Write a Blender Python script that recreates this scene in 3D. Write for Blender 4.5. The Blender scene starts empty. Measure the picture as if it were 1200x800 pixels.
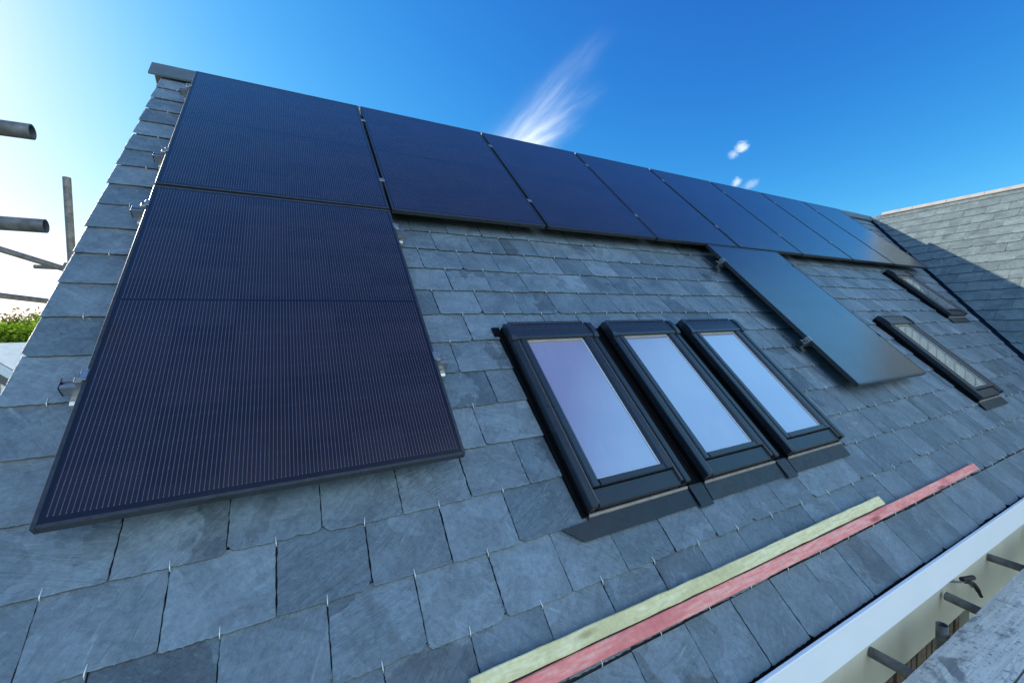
import bpy, bmesh, math, random
from mathutils import Vector, Matrix, Euler

R = math.radians
S = math.sqrt(0.5)
VE = 4.37                      # slope length from the eaves up to the panel top line
sc = bpy.context.scene
COL = sc.collection
rng = random.Random(7)

# ------------------------------------------------------------------ helpers
def rp(u, v, n=0.0):
    """roof coordinates (along eaves, down slope from the panel top, out of slates) -> world"""
    y = VE - v
    return Vector((u, y * S - n * S, y * S + n * S))

ROOF_ROT = (R(45), 0, 0)
WING_ROT = (R(45), 0, R(-90))

def wm(o):
    if o is None:
        return Matrix.Identity(4)
    return wm(o.parent) @ o.matrix_parent_inverse @ o.matrix_basis if o.parent else o.matrix_basis.copy()

def tag(o, label=None, cat=None, group=None, kind=None):
    if label: o['label'] = label
    if cat: o['category'] = cat
    if group: o['group'] = group
    if kind: o['kind'] = kind
    return o

def empty(name, loc=(0, 0, 0), rot=(0, 0, 0), **k):
    o = bpy.data.objects.new(name, None)
    COL.objects.link(o)
    o.location = loc; o.rotation_euler = rot
    o.empty_display_size = 0.2
    return tag(o, **k)

def parent(o, p, world=False):
    """world=True: o's loc/rot are world values, kept"""
    o.parent = p
    if world:
        o.matrix_parent_inverse = wm(p).inverted()
    return o

class MB:
    def __init__(s):
        s.v = []; s.f = []; s.m = []; s.sm = []; s.c = []; s.has = False
    def add(s, vs, fs, mi=0, smooth=False, col=None):
        b = len(s.v)
        s.v.extend(vs)
        for f in fs:
            s.f.append([b + i for i in f]); s.m.append(mi); s.sm.append(smooth)
        if col: s.has = True
        s.c.extend([col or (0.5, 0.5, 0.5)] * len(vs))
        return s
    def box(s, x0, x1, y0, y1, z0, z1, mi=0, col=None):
        vs = [(x0,y0,z0),(x1,y0,z0),(x1,y1,z0),(x0,y1,z0),(x0,y0,z1),(x1,y0,z1),(x1,y1,z1),(x0,y1,z1)]
        fs = [(0,3,2,1),(4,5,6,7),(0,1,5,4),(1,2,6,5),(2,3,7,6),(3,0,4,7)]
        return s.add(vs, fs, mi, False, col)
    def bbox(s, x0, x1, y0, y1, z0, z1, b, mi=0, col=None):
        """box with chamfered edges"""
        bm = bmesh.new()
        bmesh.ops.create_cube(bm, size=1)
        for v in bm.verts:
            v.co = ((x0+x1)/2+v.co.x*(x1-x0), (y0+y1)/2+v.co.y*(y1-y0), (z0+z1)/2+v.co.z*(z1-z0))
        bmesh.ops.bevel(bm, geom=list(bm.edges), offset=b, segments=1, affect='EDGES', profile=.5)
        bm.verts.index_update()
        s.add([v.co[:] for v in bm.verts], [[v.index for v in f.verts] for f in bm.faces], mi, False, col)
        bm.free(); return s
    def extrude_x(s, prof, x0, x1, mi=0, smooth=False, caps=True):
        """closed profile of (y,z) counter-clockwise seen from +x, swept along x"""
        n = len(prof)
        vs = [(x0, y, z) for y, z in prof] + [(x1, y, z) for y, z in prof]
        fs = [(i, (i+1) % n, n+(i+1) % n, n+i) for i in range(n)]
        fs = [tuple(reversed(f)) for f in fs]
        s.add(vs, fs, mi, smooth)
        if caps:
            s.add(vs[:n], [tuple(range(n))], mi); s.add(vs[n:], [tuple(reversed(range(n)))], mi)
        return s
    def extrude_y(s, prof, y0, y1, mi=0, smooth=False):
        n = len(prof)
        vs = [(x, y0, z) for x, z in prof] + [(x, y1, z) for x, z in prof]
        fs = [(i, (i+1) % n, n+(i+1) % n, n+i) for i in range(n)]
        s.add(vs, fs, mi, smooth)
        s.add(vs[:n], [tuple(range(n))], mi); s.add(vs[n:], [tuple(reversed(range(n)))], mi)
        return s
    def tube(s, pts, r, seg=10, mi=0, caps=True, wall=0):
        pts = [Vector(p) for p in pts]
        rs = r if isinstance(r, (list, tuple)) else [r]*len(pts)
        rings = []
        up = Vector((0.13, 0.31, 0.94)).normalized()
        for i, p in enumerate(pts):
            d = (pts[min(i+1, len(pts)-1)] - pts[max(i-1, 0)]).normalized()
            a = d.cross(up)
            if a.length < .05: a = d.cross(Vector((1, 0, 0)))
            a.normalize(); b = d.cross(a)
            rings.append([p + (a*math.cos(2*math.pi*k/seg) + b*math.sin(2*math.pi*k/seg))*rs[i] for k in range(seg)])
        vs = [tuple(q) for rg in rings for q in rg]
        fs = []
        for i in range(len(pts)-1):
            for k in range(seg):
                fs.append((i*seg+k, i*seg+(k+1) % seg, (i+1)*seg+(k+1) % seg, (i+1)*seg+k))
        s.add(vs, fs, mi, True)
        if wall:
            for e, sgn in ((0, 1), (len(pts)-1, -1)):
                c = pts[e]; d = (pts[1]-pts[0]).normalized() if e == 0 else (pts[-1]-pts[-2]).normalized()
                o = rings[e]; q = rs[e]
                inn = [c + (p-c)*((q-wall)/q) for p in o]
                deep = [p + d*sgn*0.12 for p in inn]
                vv = [tuple(p) for p in o+inn+deep]
                ff = []
                for k in range(seg):
                    k2 = (k+1) % seg
                    ff.append((k, k2, seg+k2, seg+k)); ff.append((seg+k, seg+k2, 2*seg+k2, 2*seg+k))
                ff.append(tuple(2*seg+k for k in range(seg)))
                s.add(vv, ff, mi, False)
        elif caps:
            n = len(vs)
            s.add(vs[:seg], [tuple(range(seg))], mi); s.add(vs[n-seg:], [tuple(range(seg))], mi)
        return s
    def mesh(s, name, mats):
        me = bpy.data.meshes.new(name)
        me.from_pydata(s.v, [], s.f)
        for m in (mats if isinstance(mats, (list, tuple)) else [mats]):
            me.materials.append(m)
        me.polygons.foreach_set('material_index', s.m)
        me.polygons.foreach_set('use_smooth', s.sm)
        if s.has:
            at = me.attributes.new('rnd', 'FLOAT_COLOR', 'POINT')
            at.data.foreach_set('color', [x for c in s.c for x in (c[0], c[1], c[2], 1)])
        bm = bmesh.new(); bm.from_mesh(me)
        bmesh.ops.recalc_face_normals(bm, faces=bm.faces)
        bm.to_mesh(me); bm.free()
        me.update()
        return me
    def build(s, name, mats, par=None, loc=(0, 0, 0), rot=(0, 0, 0), world=False):
        o = bpy.data.objects.new(name, s.mesh(name, mats))
        COL.objects.link(o)
        o.location = loc; o.rotation_euler = rot
        if par: parent(o, par, world)
        return o

def inst(src, par, loc=None, rot=None, world=False):
    o = src.copy(); COL.objects.link(o)
    if loc is not None: o.location = loc
    if rot is not None: o.rotation_euler = rot
    o.parent = None; o.matrix_parent_inverse = Matrix.Identity(4)
    if par: parent(o, par, world)
    return o

# ------------------------------------------------------------------ node maths
class NT:
    def __init__(s, tree): s.t = tree
    def n(s, typ, **k):
        nd = s.t.nodes.new(typ)
        for a, b in k.items(): setattr(nd, a, b)
        return nd
    def set(s, sock, val):
        if hasattr(val, 'links') or isinstance(val, bpy.types.NodeSocket): s.t.links.new(val, sock)
        else: sock.default_value = val
    def m(s, op, a, b=0.0, c=0.0, clamp=False):
        nd = s.n('ShaderNodeMath', operation=op, use_clamp=clamp)
        s.set(nd.inputs[0], a); s.set(nd.inputs[1], b); s.set(nd.inputs[2], c)
        return nd.outputs[0]
    def vm(s, op, a, b=None, scale=None):
        nd = s.n('ShaderNodeVectorMath', operation=op)
        s.set(nd.inputs[0], a)
        if b is not None: s.set(nd.inputs[1], b)
        if scale is not None: s.set(nd.inputs['Scale'], scale)
        return nd.outputs['Value'] if op in ('DOT_PRODUCT', 'LENGTH', 'DISTANCE') else nd.outputs[0]
    def noise(s, vec, scale, detail=4, rough=.55, dist=0.0):
        nd = s.n('ShaderNodeTexNoise')
        s.set(nd.inputs['Vector'], vec); s.set(nd.inputs['Scale'], scale)
        s.set(nd.inputs['Detail'], detail); s.set(nd.inputs['Roughness'], rough); s.set(nd.inputs['Distortion'], dist)
        return nd.outputs['Fac']
    def smooth(s, x, a, b, lo=0.0, hi=1.0):
        nd = s.n('ShaderNodeMapRange', interpolation_type='SMOOTHSTEP')
        s.set(nd.inputs['Value'], x); s.set(nd.inputs['From Min'], a); s.set(nd.inputs['From Max'], b)
        s.set(nd.inputs['To Min'], lo); s.set(nd.inputs['To Max'], hi)
        return nd.outputs['Result']
    def mix(s, f, a, b, blend='MIX'):
        nd = s.n('ShaderNodeMix', data_type='RGBA', blend_type=blend)
        s.set(nd.inputs['Factor'], f); s.set(nd.inputs['A'] if False else nd.inputs[6], a); s.set(nd.inputs[7], b)
        return nd.outputs[2]
    def xyz(s, v):
        nd = s.n('ShaderNodeSeparateXYZ'); s.set(nd.inputs[0], v); return nd.outputs
    def comb(s, x, y, z):
        nd = s.n('ShaderNodeCombineXYZ'); s.set(nd.inputs[0], x); s.set(nd.inputs[1], y); s.set(nd.inputs[2], z); return nd.outputs[0]
    def obj(s): return s.n('ShaderNodeTexCoord').outputs['Object']
    def bump(s, h, strength=.3, dist=.01):
        nd = s.n('ShaderNodeBump'); s.set(nd.inputs['Height'], h)
        nd.inputs['Strength'].default_value = strength; nd.inputs['Distance'].default_value = dist
        return nd.outputs[0]

def c4(c): return (c[0], c[1], c[2], 1)

def mat(name, base=(.5, .5, .5), rough=.5, metal=0.0, spec=.5, ior=1.5):
    m = bpy.data.materials.new(name); m.use_nodes = True
    b = m.node_tree.nodes['Principled BSDF']
    b.inputs['Base Color'].default_value = c4(base)
    b.inputs['Roughness'].default_value = rough
    b.inputs['Metallic'].default_value = metal
    b.inputs['Specular IOR Level'].default_value = spec
    b.inputs['IOR'].default_value = ior
    return m, NT(m.node_tree), b

def plain(name, base, rough=.5, metal=0.0, var=.15, scale=14, spec=.5, bump=0.0, rv=.1):
    """a surface with mild mottling in colour and gloss"""
    m, N, b = mat(name, base, rough, metal, spec)
    o = N.obj()
    n = N.noise(o, scale, 6, .6)
    k = N.smooth(n, .25, .75, 1-var, 1+var)
    N.set(b.inputs['Base Color'], N.vm('SCALE', base, scale=k))
    N.set(b.inputs['Roughness'], N.smooth(N.noise(o, scale*2.3, 5), .3, .7, max(.02, rough-rv), min(1, rough+rv)))
    if bump:
        N.set(b.inputs['Normal'], N.bump(N.noise(o, scale*4, 6, .65), bump, .004))
    return m

# ------------------------------------------------------------------ materials
def slate_material(name, tint=(1, 1, 1), var=1.0):
    m, N, b = mat(name, rough=.5)
    o = N.obj()
    at = N.n('ShaderNodeAttribute', attribute_name='rnd').outputs['Vector']
    r = N.xyz(at)
    p = N.vm('ADD', o, N.vm('SCALE', at, scale=37.0))
    rot = N.n('ShaderNodeVectorRotate', rotation_type='Z_AXIS')
    N.set(rot.inputs['Vector'], p); N.set(rot.inputs['Angle'], N.m('MULTIPLY', r[2], 3.0))
    pr = rot.outputs[0]
    # base tone per slate
    base = N.mix(N.smooth(r[0], 0, 1), c4(((.215-.035*var)*tint[0], (.258-.035*var)*tint[1], (.285-.035*var)*tint[2])), c4(((.215+.035*var)*tint[0], (.258+.035*var)*tint[1], (.285+.035*var)*tint[2])))
    big = N.noise(pr, 5.0, 5, .6, .6)
    base = N.vm('SCALE', base, scale=N.smooth(big, .25, .75, .80, 1.2))
    # cleavage terraces: each level of the riven face has its own slight tone
    tn = N.noise(pr, 4.2, 7, .52, .35)
    lev = N.m('FLOOR', N.m('MULTIPLY', tn, 11.0))
    wn = N.n('ShaderNodeTexWhiteNoise', noise_dimensions='2D'); N.set(wn.inputs['Vector'], N.comb(lev, N.m('MULTIPLY', r[0], 91.0), 0))
    base = N.vm('SCALE', base, scale=N.smooth(wn.outputs['Value'], 0, 1, .86, 1.13))
    # flaked patch with a hard, ragged border on some slates
    fl = N.noise(pr, 2.3, 5, .5, .2)
    has = N.m('GREATER_THAN', r[1], .80)
    flake = N.m('MULTIPLY', N.smooth(fl, .525, .54), has)
    base = N.vm('SCALE', base, scale=N.m('SUBTRACT', 1.0, N.m('MULTIPLY', flake, .27*var)))
    # riven streaks, paler scuffs
    st = N.noise(N.vm('MULTIPLY', pr, (1, 5.0, 1)), 6.0, 7, .62, 1.2)
    base = N.mix(N.smooth(st, .60, .76, 0, .42), base, c4((.42, .48, .50)))
    dk = N.noise(N.vm('MULTIPLY', pr, (4.0, 1, 1)), 7.0, 6, .6, .8)
    base = N.vm('SCALE', base, scale=N.smooth(dk, .30, .5, .84, 1.0))
    sp = N.noise(pr, 90, 3, .6)
    base = N.mix(N.smooth(sp, .68, .80, 0, .40), base, c4((.55, .6, .6)))
    fine = N.noise(pr, 60, 4, .7)
    base = N.vm('SCALE', base, scale=N.smooth(fine, .2, .8, .80, 1.2))
    N.set(b.inputs['Base Color'], base)
    N.set(b.inputs['Roughness'], N.smooth(big, .3, .7, .38, .58))
    h = N.m('ADD', N.m('MULTIPLY', st, 1.0), N.m('MULTIPLY', N.noise(pr, 16, 8, .65, .5), .8))
    h = N.m('ADD', h, N.m('MULTIPLY', N.m('SUBTRACT', 1.0, flake), .30))
    h = N.m('ADD', h, N.m('MULTIPLY', lev, .10))
    h = N.m('ADD', h, N.m('MULTIPLY', N.noise(pr, 120, 4, .6), .16))
    N.set(b.inputs['Normal'], N.bump(h, .8, .008))
    return m

M = {}
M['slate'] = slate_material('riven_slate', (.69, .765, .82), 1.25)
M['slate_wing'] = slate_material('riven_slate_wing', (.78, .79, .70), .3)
M['deck'] = plain('roof_underlay', (.03, .03, .032), .8)
M['ridge'] = plain('ridge_clay', (.11, .135, .15), .6, var=.12, scale=9, bump=.2)
M['ridge_pale'] = plain('ridge_pale_clay', (.38, .35, .32), .6, var=.12, scale=9, bump=.2)
M['lead'] = plain('dark_flashing', (.009, .015, .022), .40, .0, .25, 18, bump=.12)
M['lead_grey'] = plain('grey_flashing', (.022, .029, .036), .45, .0, .22, 18, bump=.12)
M['lead_rim'] = plain('flashing_rim', (.30, .27, .24), .45, .3, .2, 25)
M['clad'] = plain('black_window_cladding', (.024, .029, .036), .30, .0, .06, 9, rv=.04)
M['clad_edge'] = plain('window_sash_cladding', (.030, .036, .046), .27, .0, .06, 9, rv=.04)
M['clad_highlight'] = plain('window_edge_highlight', (.10, .092, .085), .35, .2, .1, 30, rv=.04)  # paler colour stands in for highlights along the frame edges
M['black'] = plain('black_void', (.004, .004, .005), .7, var=.3, spec=.12)
M['valley'] = plain('valley_lead', (.010, .014, .022), .55, var=.3, spec=.2)
M['white'] = plain('white_upvc', (.88, .89, .89), .38, var=.02, scale=3, rv=.02)
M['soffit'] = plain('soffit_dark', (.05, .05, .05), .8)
M['steel'] = plain('stainless_steel', (.52, .52, .50), .28, .9, .12, 40)
M['alu'] = plain('mill_aluminium', (.40, .41, .42), .38, .8, .1, 40)
M['frame'] = plain('black_anodised_frame', (.055, .06, .068), .36, .35, .2, 30)
M['hook'] = plain('hook_wire', (.78, .78, .74), .35, .6, .1, 60)
M['galv'] = plain('galvanised_tube', (.16, .165, .17), .6, .3, .4, 22, bump=.15)
M['plug'] = plain('black_rubber', (.012, .012, .012), .5)
M['spacer'] = plain('pane_spacer', (.60, .64, .66), .35, .0, .1)
M['reveal'] = plain('pale_reveal', (.62, .60, .52), .6, 0, .1)

def pv_material():
    m, N, b = mat('solar_cells', rough=.12)
    o = N.xyz(N.obj())
    W, L = 1.134, 1.703
    mx = .020
    pitch = (W-2*mx)/6
    x = N.m('SUBTRACT', o[0], mx); y = N.m('MULTIPLY', o[1], -1.0)
    cx = N.m('DIVIDE', x, pitch)
    fx = N.m('FRACT', cx)
    dx = N.m('MULTIPLY', N.m('ABSOLUTE', N.m('SUBTRACT', fx, .5)), 2.0)          # 0 centre, 1 edge
    colgap = N.m('GREATER_THAN', dx, .978)
    nb = 16
    fb = N.m('ABSOLUTE', N.m('SUBTRACT', N.m('FRACT', N.m('MULTIPLY', fx, nb)), .5))
    inside = N.m('LESS_THAN', dx, .968)
    wire = N.m('MULTIPLY', N.m('LESS_THAN', fb, .066), inside)
    # rows: 2 x 9 half cells with a wider break at mid length
    my, mid = .026, .013
    half = (L/2-my-mid/2)/9
    yy = N.m('SUBTRACT', N.m('ABSOLUTE', N.m('SUBTRACT', y, L/2)), mid/2)         # distance from the mid break
    cy = N.m('DIVIDE', yy, half)
    fy = N.m('FRACT', cy)
    dy = N.m('MULTIPLY', N.m('ABSOLUTE', N.m('SUBTRACT', fy, .5)), 2.0)
    rowgap = N.m('GREATER_THAN', dy, .978)
    inarea = N.m('MULTIPLY', N.m('MULTIPLY', N.m('GREATER_THAN', yy, 0), N.m('LESS_THAN', yy, half*9)),
                 N.m('MULTIPLY', N.m('GREATER_THAN', x, 0), N.m('LESS_THAN', x, pitch*6)))
    pads = N.m('MULTIPLY', N.m('GREATER_THAN', dy, .90), N.m('LESS_THAN', fb, .12))
    wire = N.m('MULTIPLY', N.m('MULTIPLY', N.m('MAXIMUM', wire, N.m('MULTIPLY', pads, inside)), inarea), N.m('SUBTRACT', 1, rowgap))
    gap = N.m('MAXIMUM', colgap, rowgap)
    # tiny tone differences from cell to cell
    cid = N.comb(N.m('FLOOR', cx), N.m('FLOOR', N.m('DIVIDE', y, half)), 0)
    wn = N.n('ShaderNodeTexWhiteNoise', noise_dimensions='3D'); N.set(wn.inputs['Vector'], cid)
    tone = N.smooth(wn.outputs['Value'], 0, 1, .8, 1.2)
    cell = N.vm('SCALE', (.0200, .0145, .0185), scale=tone)
    base = N.mix(gap, cell, c4((.015, .0115, .015)))
    base = N.mix(inarea, c4((.013, .011, .013)), base)
    base = N.mix(wire, base, c4((.115, .11, .13)))
    N.set(b.inputs['Base Color'], base)
    dirt = N.noise(N.obj(), 3.0, 6, .6, .3)
    N.set(b.inputs['Roughness'], N.smooth(dirt, .3, .7, .16, .24))
    b.inputs['Specular IOR Level'].default_value = .35
    b.inputs['IOR'].default_value = 1.5
    b.inputs['Coat Weight'].default_value = .7
    b.inputs['Coat IOR'].default_value = 1.5
    b.inputs['Coat Roughness'].default_value = .20
    return m
M['pv'] = pv_material()

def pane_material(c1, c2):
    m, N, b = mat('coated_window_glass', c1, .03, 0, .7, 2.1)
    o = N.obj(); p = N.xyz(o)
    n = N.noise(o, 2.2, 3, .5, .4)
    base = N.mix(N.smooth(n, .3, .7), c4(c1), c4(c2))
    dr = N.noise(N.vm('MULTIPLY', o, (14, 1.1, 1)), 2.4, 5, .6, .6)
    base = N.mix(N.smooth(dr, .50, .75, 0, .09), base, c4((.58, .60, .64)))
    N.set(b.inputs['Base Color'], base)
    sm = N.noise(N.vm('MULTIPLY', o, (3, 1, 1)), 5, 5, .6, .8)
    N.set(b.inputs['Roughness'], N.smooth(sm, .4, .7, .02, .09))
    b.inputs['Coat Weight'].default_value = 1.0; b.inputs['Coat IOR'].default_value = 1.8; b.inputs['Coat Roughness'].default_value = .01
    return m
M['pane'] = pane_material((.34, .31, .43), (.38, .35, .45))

def clear_pane_material():
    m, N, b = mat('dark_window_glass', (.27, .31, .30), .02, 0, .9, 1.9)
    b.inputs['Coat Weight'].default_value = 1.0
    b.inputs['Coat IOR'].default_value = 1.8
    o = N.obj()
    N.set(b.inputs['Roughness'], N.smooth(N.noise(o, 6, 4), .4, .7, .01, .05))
    return m
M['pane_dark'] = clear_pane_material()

def wood(name, c1, c2, dirt, knot):
    m, N, b = mat(name, rough=.7)
    o = N.obj()
    g = N.noise(N.vm('MULTIPLY', o, (2.0, 20, 20)), 5, 6, .6, .35)
    base = N.mix(N.smooth(g, .36, .64), c4(c1), c4(c2))
    bl = N.noise(N.vm('MULTIPLY', o, (1, 3, 3)), 3.2, 5, .6, .5)
    base = N.mix(N.smooth(bl, .48, .66, 0, .8), base, c4(dirt))
    vo = N.n('ShaderNodeTexVoronoi'); N.set(vo.inputs['Vector'], N.vm('MULTIPLY', o, (2.1, 9, 9))); vo.inputs['Scale'].default_value = 1.3
    base = N.mix(N.smooth(vo.outputs['Distance'], .13, .24, .9, 0), base, c4(knot))
    base = N.vm('SCALE', base, scale=N.smooth(N.noise(o, 60, 3), .2, .8, .9, 1.1))
    N.set(b.inputs['Base Color'], base)
    N.set(b.inputs['Normal'], N.bump(g, .4, .002))
    return m
M['wood_green'] = wood('treated_green_timber', (.80, .68, .33), (.95, .84, .50), (.66, .58, .28), (.34, .24, .09))
M['wood_red'] = wood('red_dyed_timber', (.97, .27, .22), (.98, .46, .38), (.76, .19, .17), (.42, .08, .08))

def board_material():
    m, N, b = mat('weathered_board', rough=.8)
    o = N.obj()
    g = N.noise(N.vm('MULTIPLY', o, (1.0, 14, 14)), 4, 8, .65, .6)
    base = N.mix(N.smooth(g, .3, .7), c4((.54, .54, .50)), c4((.72, .71, .65)))
    bl = N.noise(N.vm('MULTIPLY', o, (1, 2.2, 1)), 4.5, 6, .65, .7)
    base = N.mix(N.smooth(bl, .53, .64, 0, .8), base, c4((.14, .155, .165)))
    pl = N.noise(N.vm('MULTIPLY', o, (1, 1.6, 1)), 2.2, 5, .6, .4)
    base = N.mix(N.smooth(pl, .5, .7, 0, .6), base, c4((.74, .75, .73)))
    ck = N.noise(N.vm('MULTIPLY', o, (1.0, 34, 1)), 3, 6, .7, 1.0)
    base = N.mix(N.smooth(ck, .66, .72, 0, .7), base, c4((.06, .06, .06)))
    sp = N.noise(o, 45, 4, .6)
    base = N.mix(N.smooth(sp, .57, .66, 0, .75), base, c4((.15, .15, .15)))
    N.set(b.inputs['Base Color'], base)
    N.set(b.inputs['Normal'], N.bump(N.m('ADD', g, N.m('MULTIPLY', bl, .6)), .6, .006))
    return m
M['board'] = board_material()

def render_material():
    m, N, b = mat('cream_render', rough=.85)
    o = N.obj()
    n = N.noise(N.vm('MULTIPLY', o, (1, 1, .5)), 1.6, 5, .6, .4)
    base = N.mix(N.smooth(n, .35, .7), c4((.70, .67, .55)), c4((.58, .57, .48)))
    st = N.noise(N.vm('MULTIPLY', o, (9, 1, .6)), 2, 5, .6, .3)
    base = N.mix(N.smooth(st, .6, .8, 0, .25), base, c4((.42, .38, .30)))
    N.set(b.inputs['Base Color'], base)
    N.set(b.inputs['Normal'], N.bump(N.noise(o, 90, 4), .25, .004))
    return m
M['render'] = render_material()
M['timber_dark'] = wood('brown_cladding_timber', (.10, .065, .045), (.17, .12, .085), (.07, .05, .04), (.03, .02, .015))

# ------------------------------------------------------------------ HOUSE
house = empty('slate_roofed_house', (4, 3, -5), label='blue grey slate roofed house carrying the solar panels and five black rooflights', cat='house')
TOPY = 4.57                                    # slope length eaves to ridge apex
GU = .2525

# footprints where hooks are not seen (u0,u1,v0,v1)
WINS = [(1.860, 2.70, 1.02), (2.535, 2.70, 1.02), (3.212, 2.70, 1.02), (6.10, 2.70, 1.02), (8.03, 1.80, .88)]
COVER = [(0, 9.21, -.3, 1.70), (0, 1.134, 1.70, 3.43), (4.089, 5.223, 1.70, 3.43)]
for (c, v0, l) in WINS: COVER.append((c-.31, c+.31, v0-.02, v0+l+.13))
COVER.append((1.58, 3.5, 2.70, 3.80)); COVER.append((1.50, 1.60, 2.7, 3.9)); COVER.append((-1, 12, 4.3, 4.6))
def covered(u, v, list_=COVER):
    return any(a < u < b and c < v < d for a, b, c, d in list_)

T = .0040; TILT = .051
def slate(mb, x0, x1, y, rnd, jit, seg, L=.215, gp=.0035):
    """one slate: bottom edge at y, reaching up L; slightly ragged dressed edges"""
    nb, ns = seg
    gap = gp
    x0 += gap/2 + rnd.uniform(-.0012, .0012); x1 -= gap/2 + rnd.uniform(-.0012, .0012)
    y += rnd.uniform(-.003, .003)*jit
    rot = rnd.uniform(-.006, .006)*jit; sk = rnd.uniform(-.004, .004)*jit
    e = .0016
    cl = rnd.random(); cr = rnd.random()
    rl = rnd.uniform(.012, .035) if cl < .28 else 0.003
    rr = rnd.uniform(.012, .035) if cr < .28 else 0.003
    w = x1-x0
    pts = []
    chip = rnd.random() < .2; cp = rnd.uniform(.2, .8); cw = rnd.uniform(.02, .05)
    wob = [rnd.uniform(-1, 1) for _ in range(6)]
    for i in range(nb+1):
        t = i/nb; x = t*w; yy = rnd.uniform(-e, e)*1.1 + .0012*math.sin(3.3*t*wob[0]+wob[1]*3)
        a = x; bb = w-x
        if a < rl: yy += .75*(rl-a)**2/rl
        if bb < rr: yy += .75*(rr-bb)**2/rr
        if chip: yy += .006*max(0, 1-abs(t-cp)*w/cw)
        pts.append((x, yy))
    for i in range(1, ns):
        t = i/ns; pts.append((w+rnd.uniform(-e, e)*.8, t*L))
    pts.append((w, L)); pts.append((0, L))
    for i in range(ns-1, 0, -1):
        t = i/ns; pts.append((rnd.uniform(-e, e)*.8, t*L))
    n = len(pts)
    c0 = rnd.random(), rnd.random(), rnd.random()
    dn = rnd.uniform(-.0008, .0010)*jit
    tw = rnd.uniform(-.004, .004)*jit
    ch = .0022
    def place(px, py, dz):
        xx = x0 + px - py*rot + py*sk*0; yy = y + py + (px-w/2)*rot
        return (xx, yy, dn - py*TILT + (px-w/2)*tw*max(0, 1-py/.2) + dz)
    outer = [place(px, py, -.0010) for px, py in pts]
    cxm, cym = w/2, L/2
    inner = []
    for px, py in pts:
        qx = min(max(px, ch), w-ch); qy = py + ch if py < L*.5 and (py < .05 and not (px < ch or px > w-ch)) else py
        if py < .05: qy = py + ch
        inner.append(place(qx, qy, 0))
    bot = [place(px, py, -T) for px, py in pts]
    vs = inner + outer + bot
    fs = [tuple(range(n))]
    for i in range(n):
        j = (i+1) % n
        fs.append((i, n+i, n+j, j)); fs.append((n+i, 2*n+i, 2*n+j, n+j))
    mb.add(vs, fs, 0, False, c0)

def clip(me, co, no):
    bm = bmesh.new(); bm.from_mesh(me)
    bmesh.ops.bisect_plane(bm, geom=list(bm.verts)+list(bm.edges)+list(bm.faces), dist=1e-6, plane_co=co, plane_no=no, clear_outer=True)
    bm.to_mesh(me); bm.free(); me.update()

# rows of the main slope: (tail v, centre phase)
rows = [(4.372, 1.277+GU/2)]
k = -1
while True:
    v = 3.949 - .2*k
    if v < -.12: break
    rows.append((v, 1.277 + (GU/2 if k % 2 else 0)))
    k += 1
hooks = []
mb = MB()
rs = random.Random(11)
for v, ph in rows:
    y = VE - v
    start = -.235 + rs.uniform(-.003, .003)
    umax = 7.6 + y*S + .35
    j = ph + GU/2
    while j - GU > start: j -= GU
    while j <= start: j += GU
    if j - start < .16: j += GU
    x = start
    near = v > 1.2
    first = True
    while x < umax:
        if 2.74 < v < 3.95 and 1.45 < j < 1.60: j += GU
        d = math.hypot(x-.6, v-4.1)
        seg = (26, 14) if d < 3 else ((7, 4) if d < 5.5 else (4, 3))
        slate(mb, x, j, y, rs, 1.0, seg, .215 if y+.215 < TOPY else TOPY-y)
        hu = j - GU/2
        if first and j-x > GU*1.3: pass
        if hu > x+.03 and not covered(hu, v) and hu < 7.6 + y*S - .1:
            hooks.append((hu, v, d))
        first = False
        x = j; j += GU
roof = mb.build('slate_roof', M['slate'], house, (0, 0, 0), ROOF_ROT, True)
clip(roof.data, (7.6-.045, 0, 0), Vector((1, -S, S)).normalized())
roof['label'] = 'main slate slope in the shade'

# underlay boards of both slopes and the rear slope (solid, keeps the light out)
def prism(name, pts, n0, n1, m, rot, loc=(0, 0, 0)):
    b = MB(); k = len(pts)
    b.add([(x, y, n0) for x, y in pts]+[(x, y, n1) for x, y in pts],
          [tuple(reversed(range(k))), tuple(range(k, 2*k))]+[(i, (i+1) % k, k+(i+1) % k, k+i) for i in range(k)])
    return b.build(name, m, house, loc, rot, True)
prism('roof_deck', [(-.20, .02), (7.6, .02), (7.6+TOPY*S, TOPY), (-.20, TOPY)], -.10, -.022, M['deck'], ROOF_ROT)
prism('roof_deck', [(-TOPY*S, TOPY), (0, 0.02), (5, .02), (5, TOPY)], -.10, -.022, M['deck'], WING_ROT, (7.6, 0, 0))
# rear slope of the main range, east slope of the wing
prism('rear_roof_slope', [(-11.2, 0), (.22, 0), (.22, TOPY-.03), (-11.2, TOPY-.03)], -.06, 0.0, M['ridge'], (R(45), 0, R(180)), (0, 2*TOPY*S, 0))
prism('rear_roof_slope', [(-5, 0), (6.4, 0), (6.4, TOPY-.03), (-5, TOPY-.03)], -.06, 0.0, M['ridge'], (R(45), 0, R(90)), (7.6+2*TOPY*S, 0, 0))

# wing slates
mb = MB(); rs = random.Random(23)
k = 0
y = .021 + .2*-0
ys = [0.0] + [.221+.2*i for i in range(22)]
for i, y in enumerate(ys):
    if y > TOPY-.05: break
    x = -TOPY*S - .3 + (GU/2 if i % 2 else 0) - .03
    while x < 4.6:
        if -x - .35 < y*S:            # above the valley
            slate(mb, x, x+GU, y, rs, .7, (6, 4), .215 if y+.215 < TOPY else TOPY-y, .0014)
        x += GU
wing = mb.build('slate_roof', M['slate_wing'], house, (7.6, 0, 0), WING_ROT, True)
clip(wing.data, (.045, 0, 0), Vector((-1, -S, S)).normalized())
wing['label'] = 'slate slope of the adjoining wing, half in sun'

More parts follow.
